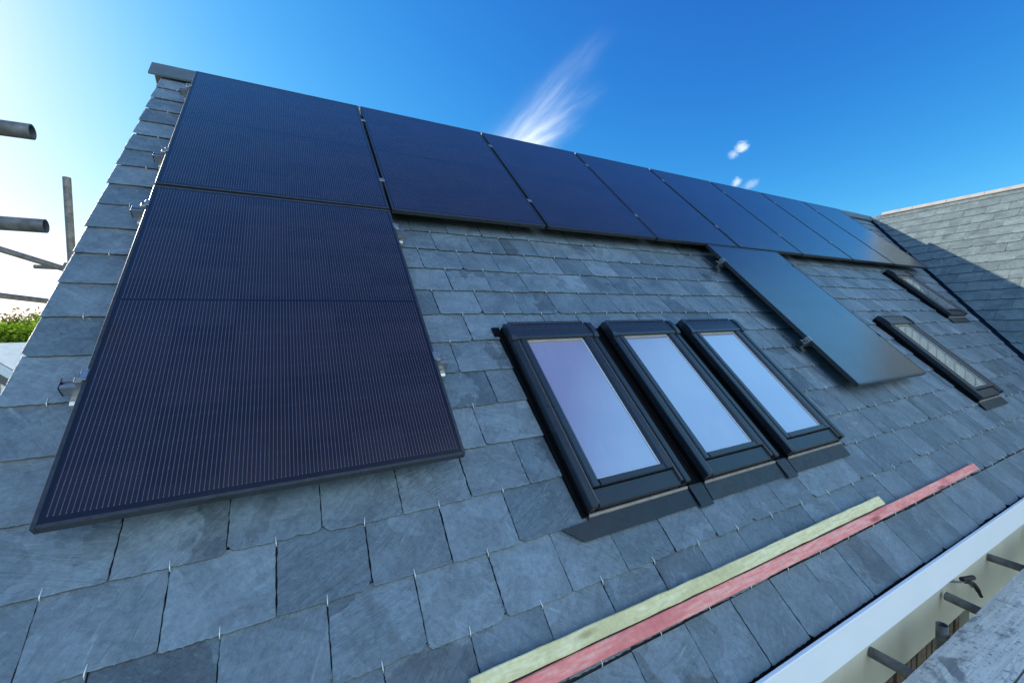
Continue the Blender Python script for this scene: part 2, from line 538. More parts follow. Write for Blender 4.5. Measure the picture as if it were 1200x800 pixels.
# valley gutter: a dark trough where the two slopes meet
b = MB()
nA = Vector((0, -S, S)); nB = Vector((-S, 0, S))
pa, pb = Vector((7.6, 0, 0)), Vector((7.6+TOPY*S, TOPY*S, TOPY*S))
dA = Vector((-1, 0, 0)); dB = Vector((0, -1, 0))
prof = [dA*.16 + nA*-.020, dA*.05 + nA*-.018, Vector((0, 0, -.030)), dB*.05 + nB*-.018, dB*.16 + nB*-.020]
vs = [tuple(pa+q) for q in prof] + [tuple(pb+q) for q in prof]
b.add(vs, [(i, i+1, 6+i, 5+i) for i in range(4)], 0, False)
b.build('valley_gutter', M['valley'], house, (0, 0, 0), (0, 0, 0), True)

# ridge tiles
def ridge_tile_mesh(m, leg=.175):
    t = .016; l = .452
    a = MB()
    pr = [(-leg*S, -leg*S), (-leg*S-t*.6*S+.001, -leg*S+t*S), (-.012, t*1.5), (.012, t*1.5), (leg*S+t*.6*S, -leg*S+t*S), (leg*S, -leg*S), (0, 0)]
    a.extrude_x(pr, 0, l-.004)
    return a.mesh('ridge_tile', m)
rt = bpy.data.objects.new('ridge_tile', ridge_tile_mesh(M['ridge'])); COL.objects.link(rt)
AP = TOPY*S
rt.location = (-.30, AP, AP+.014); parent(rt, house, True)
i = 1
while -.30+.452*i < 10.55:
    inst(rt, house, (-.30+.452*i, AP+rng.uniform(-.003, .003), AP+.014+rng.uniform(-.002, .002)), (0, rng.uniform(-.004, .004), 0), True); i += 1
rw = bpy.data.objects.new('ridge_tile', ridge_tile_mesh(M['ridge_pale'], .062)); COL.objects.link(rw)
rw.location = (7.6+AP, AP-.25, AP+.014); rw.rotation_euler = (0, 0, R(-90)); parent(rw, house, True)
rw['label'] = 'pale ridge tile of the wing'
for i in range(1, 13):
    inst(rw, house, (7.6+AP+rng.uniform(-.004, .004), AP-.25-.452*i, AP+.014), (0, 0, R(-90)), True)

# verge undercloak strip, gable wall, walls
b = MB()
b.box(-.225, -.10, .02, TOPY-.02, -.034, -.0235)
b.build('verge_undercloak', M['ridge'], house, (0, 0, 0), ROOF_ROT, True)
b = MB()
pts = [(.12, -5), (2*AP-.12, -5), (2*AP-.12, .0), (AP, AP-.16), (.12, .0)]
b.add([(-.16, y, z) for y, z in pts]+[(.1, y, z) for y, z in pts],
      [tuple(range(5)), tuple(range(5, 10))]+[(i, (i+1) % 5, 5+(i+1) % 5, 5+i) for i in range(5)])
b.build('gable_wall', M['render'], house, (0, 0, 0), (0, 0, 0), True)
b = MB()
b.box(.102, 7.7, .10, .32, -.63, -.15)
b.box(4.32, 7.7, .10, .32, -5, -.6305)
b.build('eaves_wall', M['render'], house, (0, 0, 0), (0, 0, 0), True)
b = MB()
b.box(.102, 4.31, .16, .40, -5, -.632)
x = .12
rb = random.Random(4)
while x < 4.24:
    w = rb.uniform(.045, .06)
    b.box(x, x+w, .128+rb.uniform(0, .012), .158, -4.9, -.634)
    x += w + rb.uniform(.012, .02)
b.build('timber_cladding', M['timber_dark'], house, (0, 0, 0), (0, 0, 0), True)
b = MB()
b.box(7.702, 7.9, -4.9, .098, -5, -.1)
b.build('wing_wall', M['render'], house, (0, 0, 0), (0, 0, 0), True)
b = MB()
b.box(.0, 10.7, 2*AP-.30, 2*AP-.13, -5, 0)
b.build('rear_wall', M['render'], house, (0, 0, 0), (0, 0, 0), True)

# white box gutter along the eaves
b = MB()
b.bbox(-.24, 7.55, -.036, -.020, -.140, .016, .0025)
b.build('gutter', M['white'], house, (0, 0, 0), (0, 0, 0), True)
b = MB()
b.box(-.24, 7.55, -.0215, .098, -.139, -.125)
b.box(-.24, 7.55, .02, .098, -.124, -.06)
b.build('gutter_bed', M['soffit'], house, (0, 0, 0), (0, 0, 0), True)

# slate hooks : wire clips, each at the tail of a slate
def hook_verts(bld, ox=0, oy=0, oz=0, seg=6):
    r = .0017
    p = [(0, -.008, -.007), (0, -.0055, -.002), (0, -.002, .0012), (0, .004, .0018), (0, .014, .0013), (0, .019, .0004)]
    p = [(x+ox, y+oy, z+oz) for x, y, z in p]
    bld.tube(p, r, seg)
# hook : comes up through the joint below the tail and curls over the tail edge
hb = MB(); hook_verts(hb)
hooks.sort(key=lambda h: h[2])
src = None
for (u, v, d) in hooks[:100]:
    if src is None:
        src = hb.build('slate_hook', M['hook'], roof, (u, VE-v, 0)); src0 = src
    else:
        o = inst(src, roof, (u+rng.uniform(-.003, .003), VE-v+rng.uniform(-.003, .001), rng.uniform(-.0005, .0008)), (0, 0, rng.uniform(-.09, .09)))
hb = MB()
for (u, v, d) in hooks[100:]:
    hook_verts(hb, u+rng.uniform(-.003, .003), VE-v+rng.uniform(-.003, .001), 0, 4)
o = hb.build('slate_hook', M['hook'], roof); o['kind'] = 'stuff'

# ------------------------------------------------------------------ rooflights (parts of the house)
def rooflight(c, v0, L, pane, dark, left_tail, chan, label):
    """local frame: x along eaves from the window centre, y up slope from the top edge, z out of the slates"""
    root_loc = rp(c, v0)
    hw = .28
    b = MB()
    for s_ in (-1, 1):
        b.bbox(*sorted((s_*.246, s_*hw)), -L, -.03, -.02, .066, .004)                 # outer side cladding
        b.bbox(*sorted((s_*.232, s_*.2445)), -L+.012, -.04, .0, .060, .003, 1)         # rebate, paler to paint in an edge highlight
    b.bbox(-.2315, .2315, -L, -L+.075, -.02, .048, .004)                             # bottom cover
    b.box(-.2315, .2315, -.10, -.02, -.02, .05)
    fr = b.build('rooflight', [M['clad'], M['clad_highlight']], house, root_loc, ROOF_ROT, True)
    fr['label'] = label
    # sash with sloping inner edges
    b = MB()
    yb = -L+.078; yt = -.075
    gx = .183; gt = -.124; gb = -L+.108
    for s_ in (-1, 1):
        pr = [(s_*.2305, .0), (s_*.2305, .060), (s_*.224, .066), (s_*.196, .064), (s_*gx, .053), (s_*gx, .0)]
        if s_ < 0: pr = pr[::-1]
        b.extrude_y(pr, yb, yt)
    b.extrude_x([(yb-.0, .0), (yb, .056), (yb+.004, .061), (gb-.004, .060), (gb, .0535), (gb, .0)], -gx+.0005, gx-.0005)
    b.build('sash', M['clad_edge'], fr)
    b = MB()
    b.box(-gx+.001, gx-.001, gb+.001, gt, .030, .047)
    b.build('pane', pane, fr)
    b = MB()
    w = .0085
    b.box(gx-w, gx-.001, gb+.002, gt-.001, .0475, .0495)
    b.box(-gx+.002, gx-w-.001, gb+.002, gb+.005, .0475, .0495)
    b.build('pane_edge', M['spacer'], fr)
    b = MB()
    b.box(-gx+.001, gx-.001, gt+.001, gt+.024, .030, .0505)
    b.build('top_reveal', M['reveal'], fr)
    # hood over the top
    b = MB()
    pr = [(.0, .0), (.0, .050), (-.010, .064), (-.05, .0715), (-.052, .069), (-.104, .0745), (-.118, .072), (-.121, .064), (-.112, .060), (-.03, .048), (-.03, .0)]
    b.extrude_x(pr[::-1], -hw+.03, hw-.03)
    pr2 = [(.004, -.02), (.004, .060), (-.012, .074), (-.06, .081), (-.10, .082), (-.128, .076), (-.128, .055), (-.05, .05), (-.05, -.02)]
    b.extrude_x(pr2[::-1], -hw-.003, -hw+.029); b.extrude_x(pr2[::-1], hw-.029, hw+.003)
    b.bbox(-hw+.031, hw-.031, .006, .022, -.012, .058, .003)
    b.build('hood', M['clad_edge'], fr)
    if dark is None: apm = M['lead_grey']
    else: apm = dark
    # apron below, with a rolled upper rim
    b = MB()
    y1 = -L-.012; y0 = -L-.092
    xl = -hw-(.13 if left_tail else .0)
    if left_tail:
        pl = [(xl, y0+.062), (xl+.075, y0), (hw+.005, y0), (hw+.005, y1), (-hw+.0, y1), (-hw+.0, y0+.068)]
        kk = len(pl)
        b.add([(x, y, .0045) for x, y in pl]+[(x, y, .0075+.004*(y-y0)/.1) for x, y in pl],
              [tuple(reversed(range(kk))), tuple(range(kk, 2*kk))]+[(i, (i+1) % kk, kk+(i+1) % kk, kk+i) for i in range(kk)])
    else:
        b.extrude_x([(y0, .004), (y1, .004), (y1, .012), (y0, .0075)][::-1], -hw+.0, hw+.005)
    b.build('apron_flashing', apm, fr)
    b = MB()
    b.tube([(-hw+.002, y1+.002, .013), (hw-.0, y1+.002, .013)], .0085, 10)
    b.build('apron_rim', M['lead_rim'], fr)
    # side soakers
    b = MB()
    b.box(-hw-.022, -hw-.001, -L-.01, .005, -.012, .006)
    b.box(-hw-.006, -hw-.001, -L-.01, .005, .0065, .03)
    if left_tail:
        b.box(-hw-.05, -hw-.004, -.035, .030, .0045, .0075)
    b.build('side_flashing', M['black'], fr)
    if not chan:
        b = MB(); b.box(hw+.001, hw+.022, -L-.01, .005, -.012, .006)
        b.build('side_flashing', M['black'], fr)
    if chan:
        b = MB()
        b.box(hw+.004, .675-hw-.026, -L-.004, .004, -.01, .005)
        b.box(hw+.001, hw+.006, -L-.004, .004, .0055, .04)
        b.build('channel_flashing', M['black'], fr)
        b = MB()
        b.extrude_x([(-L-.108, .006), (-L-.006, .006), (-L-.006, .016), (-L-.108, .0105)][::-1], hw+.016, .675-hw-.012)
        b.box(hw+.012, hw+.0155, -L-.10, -L-.006, .006, .019)
        b.build('channel_apron', apm, fr)
    return fr
names = ['first rooflight of the row of three, nearest the big panel', 'middle rooflight of the row of three', 'third rooflight of the row of three',
         'rooflight beside the low panel, reflecting sunlit slates', 'smaller rooflight up by the valley']
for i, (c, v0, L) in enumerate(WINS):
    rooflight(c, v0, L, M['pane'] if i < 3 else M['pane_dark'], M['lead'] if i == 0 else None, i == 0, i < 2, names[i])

# ------------------------------------------------------------------ SOLAR PANELS
PW, PL, PP, HP = 1.134, 1.703, 1.154, .11
fb = MB()
lip = .011
fb.bbox(0, lip, -PL, 0, -.030, 0, .0012); fb.bbox(PW-lip, PW, -PL, 0, -.030, 0, .0012)
fb.bbox(lip+.0003, PW-lip-.0003, -lip, 0, -.030, 0, .0012); fb.bbox(lip+.0003, PW-lip-.0003, -PL, -PL+lip, -.030, 0, .0012)
gm = MB(); gm.box(lip+.0005, PW-lip-.0005, -PL+lip+.0005, -lip-.0005, -.0065, -.0018)
frame_me = fb.mesh('frame', M['frame']); glass_me = gm.mesh('cell_glass', M['pv'])
def panel(u, v, label, group):
    p = empty('solar_panel', rp(u, v, HP), ROOF_ROT, label=label, cat='solar panel', group=group)
    p.rotation_euler = (R(45)+rng.uniform(-.0008, .0008), rng.uniform(-.0008, .0008), 0)
    for nm, me in (('frame', frame_me), ('cell_glass', glass_me)):
        o = bpy.data.objects.new(nm, me); COL.objects.link(o); o.parent = p
    return p
words = ['solar panel at the ridge by the left verge, directly above the largest panel',
         'black solar panel second from the verge in the ridge row',
         'black solar panel third from the verge in the ridge row, under the wispy cloud',
         'black solar panel fourth from the verge in the ridge row',
         'black solar panel fifth from the verge, above the left corner of the hanging panel',
         'black solar panel sixth from the verge, above the right corner of the hanging panel',
         'black solar panel seventh from the verge, last but one before the valley',
         'black solar panel at the far end of the ridge row, reflecting the sunlit wing']
for i in range(8):
    panel(i*PP, 0, words[i], 'solar panels in the row along the ridge')
panel(0, PL+.02, 'largest, nearest solar panel at the verge, dark navy with clear fine cell lines', 'solar panels below the ridge row')
panel(4.0886, PL+.02, 'solar panel hanging alone below the ridge row between rooflights, reflecting blue sky', 'solar panels below the ridge row')

# ------------------------------------------------------------------ RAILS with hooks and clamps
RZ0, RZ1 = .040, .0785
def rail(u0, u1, v, clampsL, clampsR, mids, hookus, label):
    r = empty('mounting_rail', rp(u0, v, RZ0), ROOF_ROT, label=label, cat='mounting rail', group='aluminium rails under the solar panels')
    ln = u1-u0
    b = MB()
    h = RZ1-RZ0
    pr = [(-.02, 0), (.02, 0), (.02, h), (.006, h), (.006, h-.012), (-.006, h-.012), (-.006, h), (-.02, h)]
    b.extrude_x(pr, 0, ln)
    b.build('rail', M['alu'], r)
    e = MB()
    e.bbox(-.003, -.0003, -.0215, .0215, -.001, h+.001, .0006)
    e.build('rail_end_cap', M['plug'], r)
    # end clamp: Z block with bolt
    def end_clamp(x, sgn):
        c = MB()
        a, bb = sorted((x, x+sgn*.022))
        c.bbox(a, bb, -.022, .022, h+.0005, h+.030, .002)
        a, bb = sorted((x-sgn*.010, x+sgn*.008))
        c.bbox(a, bb, -.022, .022, h+.0335, h+.0375, .001)
        a, bb = sorted((x+sgn*.0005, x+sgn*.008))
        c.bbox(a, bb, -.0215, .0215, h+.0302, h+.0334, .0008)
        c.tube([(x+sgn*.014, 0, h+.0303), (x+sgn*.014, 0, h+.042)], .0075, 8)
        return c.build('end_clamp', M['alu'], r)
    for s_ in clampsL: end_clamp(s_-u0-.0005, -1)
    for s_ in clampsR: end_clamp(s_-u0+.0005, 1)
    for mu in mids:
        c = MB()
        c.bbox(mu-u0-.0175, mu-u0+.0175, -.02, .02, h+.0322, h+.0352, .001)
        c.box(mu-u0-.006, mu-u0+.006, -.012, .012, h+.0005, h+.0318)
        c.tube([(mu-u0, 0, h+.0354), (mu-u0, 0, h+.0395)], .0065, 8)
        c.build('mid_clamp', M['alu'], r)
    for hu in hookus:
        x = hu-u0
        w = .015
        path = [(.16, -.0415), (.02, -.0355), (-.035, -.0345), (-.050, -.031), (-.056, -.020), (-.052, -.010), (-.042, -.006), (-.024, -.0055), (.026, -.0055)]
        t = .0022
        up = []; dn = []
        for i, (py, pz) in enumerate(path):
            a = path[max(0, i-1)]; bq = path[min(len(path)-1, i+1)]
            dy, dz = bq[0]-a[0], bq[1]-a[1]; l = math.hypot(dy, dz)
            ny, nz = -dz/l, dy/l
            up.append((py+ny*t, pz+nz*t)); dn.append((py-ny*t, pz-nz*t))
        c = MB()
        nn = len(path)
        for (ya, za), (yb_, zb), (yc, zc), (yd, zd) in zip(up[:-1], up[1:], dn[1:], dn[:-1]):
            vs = [(x-w, ya, za), (x-w, yb_, zb), (x-w, yc, zc), (x-w, yd, zd), (x+w, ya, za), (x+w, yb_, zb), (x+w, yc, zc), (x+w, yd, zd)]
            c.add(vs, [(0, 1, 2, 3), (4, 5, 6, 7), (0, 1, 5, 4), (2, 3, 7, 6)])
        c.tube([(x, .003, -.0054), (x, .003, -.0005)], .008, 6)
        c.build('roof_hook', M['steel'], r)
    return r
E1 = 8*PP-.02
seams = [i*PP-.01 for i in range(1, 8)]
rail(-.062, E1+.06, .32, [0], [E1], seams, [-.030]+[i*PP+.1 for i in range(1, 8)], 'upper aluminium rail under the ridge row of panels, its end near the ridge cap')
rail(-.062, E1+.06, 1.335, [0], [E1], seams, [-.030]+[i*PP+.1 for i in range(1, 8)], 'lower aluminium rail under the ridge row of panels, its end beside the verge')
rail(-.062, PW+.062, 1.90, [0], [PW], [], [-.030, PW+.035], 'upper short aluminium rail under the largest panel, clamps showing at both edges')
rail(-.062, PW+.062, 2.94, [0], [PW], [], [-.030, PW+.035], 'lower short aluminium rail under the largest panel, its bracket lowest by the verge')
UD = 4.0886
rail(UD-.062, UD+PW+.05, 1.965, [UD], [UD+PW], [], [UD-.034], 'upper short aluminium rail under the hanging panel, its steel hook loop near the ridge row')
rail(UD-.062, UD+PW+.05, 2.975, [UD], [UD+PW], [], [UD-.034], 'lower short aluminium rail under the hanging panel, steel hook loop beside the third rooflight')

# ------------------------------------------------------------------ timber battens lying on the slates
def batten(name, u0, u1, v0, v1, n0, n1, m, label):
    b = MB(); n = 30; bow = -.004 if len(label) > 1 else -.002
    L = u1-u0; w = v1-v0; rb = random.Random(len(label))
    rings = []
    for i in range(n+1):
        t = i/n; bx = rb.uniform(-.0012, .0012) + bow*math.sin(math.pi*t); bz = rb.uniform(-.0006, .0008)
        e = .003
        rings.append([(t*L, -w+e+bx, 0), (t*L, -w+bx, e), (t*L, -w+bx, n1-n0-e+bz), (t*L, -w+e+bx, n1-n0+bz),
                      (t*L, -e+bx, n1-n0+bz), (t*L, bx, n1-n0-e+bz), (t*L, bx, e), (t*L, -e+bx, 0)])
    vs = [p for r_ in rings for p in r_]
    fs = []
    for i in range(n):
        for k in range(8):
            fs.append((i*8+k, i*8+(k+1) % 8, (i+1)*8+(k+1) % 8, (i+1)*8+k))
    fs.append(tuple(range(8))); fs.append(tuple(range(n*8, n*8+8)))
    b.add(vs, fs)
    return b.build(name, m, None, rp(u0, v0, n0), ROOF_ROT)
t = batten('timber_batten', .985, 3.36, 4.048, 4.094, .0035, .0285, M['wood_green'], 'g')
tag(t, 'shorter pale green treated timber batten lying on the slates above the red one', 'timber batten')
t.rotation_euler = (R(45), 0, 0)
t = batten('timber_batten', .60, 4.635, 4.0975, 4.142, .0035, .0265, M['wood_red'], 'red')
tag(t, 'long red dyed timber batten lying on the slates just above the eaves', 'timber batten')

# ------------------------------------------------------------------ front scaffold and boards
front = empty('scaffold', (3, -.6, -5), label='galvanised scaffold tubes under the boards below the white gutter', cat='scaffold')
def pole(p0, p1, par, name='scaffold_tube', wall=.004, r=.0242):
    b = MB()
    p0, p1 = Vector(p0), Vector(p1)
    n = 2
    b.tube([p0, p1-(p1-p0)*0, ][:2], r, 16, 0, True, wall)
    return b.build(name, M['galv'], par, (0, 0, 0), (0, 0, 0), True)
pole((3.0, .097, -.402), (3.03, -1.45, -.402), front)
pole((3.865, .080, -.402), (3.60, -1.45, -.402), front)
pole((4.635, .097, -.402), (4.60, -1.45, -.402), front)
pole((5.4, .06, -.402), (5.36, -1.45, -.402), front)
pole((1.6, .06, -.402), (1.62, -1.45, -.402), front)
pole((3.375, -.045, -5), (3.375, -.045, -.312), front, 'scaffold_standard')
pole((.2, -1.35, -.452), (7.4, -1.35, -.452), front, 'scaffold_ledger')
pole((.4, -1.42, -5), (.4, -1.42, .9), front, 'scaffold_standard')
pole((6.2, -1.42, -5), (6.2, -1.42, .9), front, 'scaffold_standard')
# coupler on the short standard
b = MB()
b.tube([(3.375, -.045, -.60), (3.375, -.045, -.54)], .034, 12)
b.bbox(3.345, 3.405, -.108, -.08, -.60, -.54, .004)
b.build('coupler', M['galv'], front, (0, 0, 0), (0, 0, 0), True)

def board(y0, y1, x0, x1, label):
    b = MB(); rb = random.Random(int(y0*1000))
    nx, ny = 90, 6
    L = x1-x0; w = y1-y0; th = .037
    vs = []; fs = []
    ed0 = [rb.uniform(-.002, .002) for _ in range(nx+1)]; ed1 = [rb.uniform(-.002, .002) for _ in range(nx+1)]
    for i in range(nx+1):
        for j in range(ny+1):
            yy = j/ny*w + (ed0[i] if j == 0 else ed1[i] if j == ny else 0)
            z = -.003*(1 if j in (0, ny) else 0) + rb.uniform(-.0006, .0006) - (.0)
            vs.append((i/nx*L, yy, z))
    for i in range(nx):
        for j in range(ny):
            a = i*(ny+1)+j; fs.append((a, a+ny+1, a+ny+2, a+1))
    base = len(vs)
    for i in range(nx+1):
        vs.append((i/nx*L, ed0[i], -th)); vs.append((i/nx*L, w+ed1[i], -th))
    for i in range(nx):
        a = base+2*i
        fs.append((a, a+2, a+3, a+1))
        fs.append((i*(ny+1), a, a+2, (i+1)*(ny+1)))
        fs.append((i*(ny+1)+ny, (i+1)*(ny+1)+ny, a+3, a+1))
    fs.append(tuple(range(ny+1))+(base+1, base)); fs.append(tuple(nx*(ny+1)+j for j in range(ny+1))+(base+2*nx+1, base+2*nx))
    b.add(vs, fs)
    o = b.build('scaffold_board', M['board'], None, (x0, y0, -.34))
    tag(o, label, 'scaffold board')
    return o
board(-.303, -.080, .3, 7.3, 'weathered grey scaffold board nearest the white gutter')
board(-.535, -.311, .5, 7.35, 'second weathered scaffold board from the gutter, just showing in the bottom right corner')

# loose cable hanging out of the wall under the gutter
b = MB()
pts = []
P = [Vector((3.36, .096, -.11)), Vector((3.47, .04, -.14)), Vector((3.70, .035, -.235)), Vector((3.88, .035, -.30)), Vector((4.0, .035, -.335)), Vector((4.08, .03, -.39))]
def catmull(P, n=6):
    out = []
    for i in range(len(P)-1):
        p0, p1, p2, p3 = P[max(i-1, 0)], P[i], P[i+1], P[min(i+2, len(P)-1)]
        for k in range(n):
            t = k/n
            out.append(.5*((2*p1)+(p2-p0)*t+(2*p0-5*p1+4*p2-p3)*t*t+(3*p1-p0-3*p2+p3)*t**3))
    out.append(P[-1]); return out
cab = empty('cable', (3.4, .09, -.13), label='thin loose cable with black ends poking out under the white gutter', cat='cable')
b.tube(catmull(P), .006, 8)
b.build('cable_sheath', M['galv'], cab, (0, 0, 0), (0, 0, 0), True)
b = MB()
b.tube(catmull([Vector((3.98, .035, -.33)), Vector((4.08, .025, -.37)), Vector((4.15, .01, -.46))]), [.010]*5+[.012]*5+[.009]*3, 10)
b.tube([(3.93, .035, -.300), (4.05, .02, -.318)], .013, 10)
b.build('cable_plug', M['plug'], cab, (0, 0, 0), (0, 0, 0), True)

# ------------------------------------------------------------------ scaffold round the gable (left)
gab = empty('scaffold', (-1.5, 3, -5), label='galvanised scaffold tubes standing free beyond the gable verge against the bright sky', cat='scaffold')
d1 = (Vector((-.187, 1.031, 1.853))-Vector((-.138, 1.085, 1.877))); d2 = (Vector((-.262, 1.172, 1.586))-Vector((-.175, 1.229, 1.604)))
e1 = Vector((-.138, 1.085, 1.877)); e2 = Vector((-.175, 1.229, 1.604))
D1 = Vector((-1.0, -.0, -.02)); D2 = Vector((-1.0, -.0, -.02))
pole(e1+Vector((-1.5, .0, .0)), e1, gab)
pole(e2+Vector((-1.5, .0, .012)), e2, gab)
pole((-1.05, 1.155, -5), (-1.05, 1.155, 2.6), gab, 'scaffold_standard')
pole((-.905, 3.505, -5), (-.905, 3.505, 2.415), gab, 'scaffold_standard')
a_, b_ = Vector((-1.499, 4.02, 1.929)), Vector((-1.198, 4.197, 1.809))
pole(a_-(b_-a_)*2.5, b_+(b_-a_)*.35, gab, 'scaffold_brace')
pole((-1.43, 4.319, 1.835), (-.75, 4.33, 1.82), gab, 'scaffold_tube', .004, .018)
a_, b_ = Vector((-1.577, 4.159, 1.568)), Vector((-1.443, 4.539, 1.547))
pole(a_-(b_-a_)*3.0, b_+(b_-a_)*2, gab, 'scaffold_ledger')
pole((-2.6, 1.155, -5), (-2.6, 1.155, 1.5), gab, 'scaffold_standard')

b = MB()
b.tube([(-1.16, 4.15, 1.815), (-1.16, 4.30, 1.815)], .036, 10)
b.bbox(-1.20, -1.10, 4.19, 4.25, 1.77, 1.865, .006)
b.tube([(-1.10, 4.22, 1.80), (-1.05, 4.22, 1.80)], .010, 6)
b.build('coupler', M['galv'], gab, (0, 0, 0), (0, 0, 0), True)
# ------------------------------------------------------------------ neighbour, trees, ground beyond the gable
def az(a, d, z): return Vector((.6+d*math.cos(R(a)), -.83+d*math.sin(R(a)), z))
M['nroof'] = plain('neighbour_slate_glare', (.52, .56, .52), .55, var=.12, scale=2.0)  # lighter than slate, sun glare is put into the roof colour
M['nwall'] = plain('neighbour_render', (.72, .70, .64), .8, var=.08, scale=1.5)
M['ndark'] = plain('neighbour_barge', (.10, .10, .10), .6)
M['nglass'] = plain('neighbour_glass', (.03, .04, .05), .1)
def neighbour(a, d, ridge_z, half, depth, length, rot, label):
    """gabled house; ridge along local x"""
    h = empty('neighbour_house', az(a, d, -5), (0, 0, R(rot)), label=label, cat='house')
    rz = ridge_z+5; ez = rz-depth
    L = length/2
    b = MB(); b.box(-L+.3, L-.3, -half+.35, half-.35, 0, ez+.1)
    b.add([(-L+.3, -half+.35, ez+.1), (-L+.3, half-.35, ez+.1), (-L+.3, 0, rz-.25)], [(0, 1, 2)])
    b.add([(L-.3, -half+.35, ez+.1), (L-.3, half-.35, ez+.1), (L-.3, 0, rz-.25)], [(0, 1, 2)])
    b.build('wall', M['nwall'], h)
    for s_ in (-1, 1):
        b = MB()
        v = [(-L, s_*half, ez), (L, s_*half, ez), (L, 0, rz), (-L, 0, rz)]
        b.add(v+[(x, y, z-.14) for x, y, z in v], [(0, 1, 2, 3), (7, 6, 5, 4), (0, 1, 5, 4), (1, 2, 6, 5), (2, 3, 7, 6), (3, 0, 4, 7)])
        b.build('roof_slope', M['nroof'], h)
    b = MB()
    for xx in (-L-.03, L+.001):
        for s_ in (-1, 1):
            v = [(xx, s_*half, ez-.22), (xx, s_*half, ez+.03), (xx, 0, rz+.03), (xx, 0, rz-.22)]
            b.add(v+[(x+.03, y, z) for x, y, z in v], [(0, 1, 2, 3), (7, 6, 5, 4), (0, 1, 5, 4), (1, 2, 6, 5), (2, 3, 7, 6), (3, 0, 4, 7)])
    b.build('barge_board', M['ndark'], h)
    for xw in (-L*.5, L*.5):
        b = MB(); b.box(xw-.5, xw+.5, -half+.30, -half+.345, 1.2, 2.4)
        w = b.build('window', M['nglass'], h)
    return h
neighbour(121.6, 20, 3.1, 3.0, 3.1, 6.0, 113, 'nearer neighbour house, its dark barge board corner just showing at the left picture edge')
neighbour(113.6, 38, .95, 3.4, 1.5, 9.0, 16, 'neighbour house with glare painted pale into its roof, in front of the bright green trees')

def leaf_material(name, c1, c2):
    m = bpy.data.materials.new(name); m.use_nodes = True
    N = NT(m.node_tree); t = m.node_tree
    b = t.nodes['Principled BSDF']; out = t.nodes['Material Output']
    n = N.noise(N.obj(), 1.3, 4, .6)
    col = N.mix(N.smooth(n, .3, .7), c4(c1), c4(c2))
    at = N.n('ShaderNodeAttribute', attribute_name='rnd').outputs['Vector']
    col = N.vm('SCALE', col, scale=N.smooth(N.xyz(at)[0], 0, 1, .6, 1.4))
    N.set(b.inputs['Base Color'], col); b.inputs['Roughness'].default_value = .9; b.inputs['Specular IOR Level'].default_value = .08
    tr = N.n('ShaderNodeBsdfTranslucent'); N.set(tr.inputs['Color'], N.vm('MULTIPLY', col, (.95, 1.25, .35)))
    ms = N.n('ShaderNodeMixShader'); ms.inputs[0].default_value = .5
    t.links.new(b.outputs[0], ms.inputs[1]); t.links.new(tr.outputs[0], ms.inputs[2]); t.links.new(ms.outputs[0], out.inputs[0])
    return m
M['leaf'] = leaf_material('sunlit_leaves', (.16, .24, .03), (.28, .34, .05))
M['leaf_dark'] = leaf_material('dull_leaves', (.07, .09, .035), (.12, .12, .05))
M['bark'] = plain('bark', (.12, .10, .08), .9, var=.3)
def tree(p, h, r, m, label, seed, n=3600):
    rb = random.Random(seed)
    t = empty('tree', p, label=label, cat='tree', group='trees beyond the neighbour roofs')
    b = MB()
    b.tube([(0, 0, 0), (.05, .02, h*.3), (-.05, .05, h*.55), (0, 0, h*.85)], [.22, .17, .11, .03], 7)
    cl = []
    for i in range(13):
        a = rb.uniform(0, 6.28); rr = r*math.sqrt(rb.uniform(.05, 1)); z = h*rb.uniform(.48, .93)
        k = 1-.55*max(0, (z/h-.6)/.4)
        c = Vector((math.cos(a)*rr*k, math.sin(a)*rr*k, z)); cl.append((c, r*rb.uniform(.28, .5)))
        b.tube([(0, 0, h*.35), tuple(c*.5+Vector((0, 0, h*.22))), tuple(c)], [.07, .05, .015], 5)
    b.build('trunk', M['bark'], t)
    b = MB()
    for i in range(n):
        c, cr = rb.choice(cl)
        d = Vector((rb.gauss(0, 1), rb.gauss(0, 1), rb.gauss(0, .75))).normalized()*cr*rb.uniform(.35, 1.15)
        q = c+d; s_ = rb.uniform(.11, .22)
        x = Vector((rb.gauss(0, 1), rb.gauss(0, 1), rb.gauss(0, .6))).normalized(); y = x.cross(Vector((rb.gauss(0, 1), rb.gauss(0, 1), rb.gauss(0, 1)))).normalized()
        k = (rb.random(), rb.random(), rb.random())
        b.add([tuple(q-x*s_), tuple(q+y*s_*.5), tuple(q+x*s_), tuple(q-y*s_*.5)], [(0, 1, 2, 3)], 0, False, k)
    b.build('crown', m, t)
    return t
tree(az(114.6, 50, -5), 7.3, 2.6, M['leaf'], 'bright yellow green tree at the left edge of the picture, above the far roof', 1)
tree(az(112.7, 52, -5), 7.9, 2.4, M['leaf'], 'bright green tree in the middle of the gap beyond the verge', 2)
tree(az(110.8, 50, -5), 8.1, 2.5, M['leaf'], 'bright green tree closest to the slate verge', 3)
tree(az(113.4, 70, -5), 8.6, 3.6, M['leaf_dark'], 'dull olive tree behind the bright green trees, to the left', 4)
tree(az(111.2, 74, -5), 9.1, 3.4, M['leaf_dark'], 'dull olive tree behind the bright green trees, by the verge', 5)

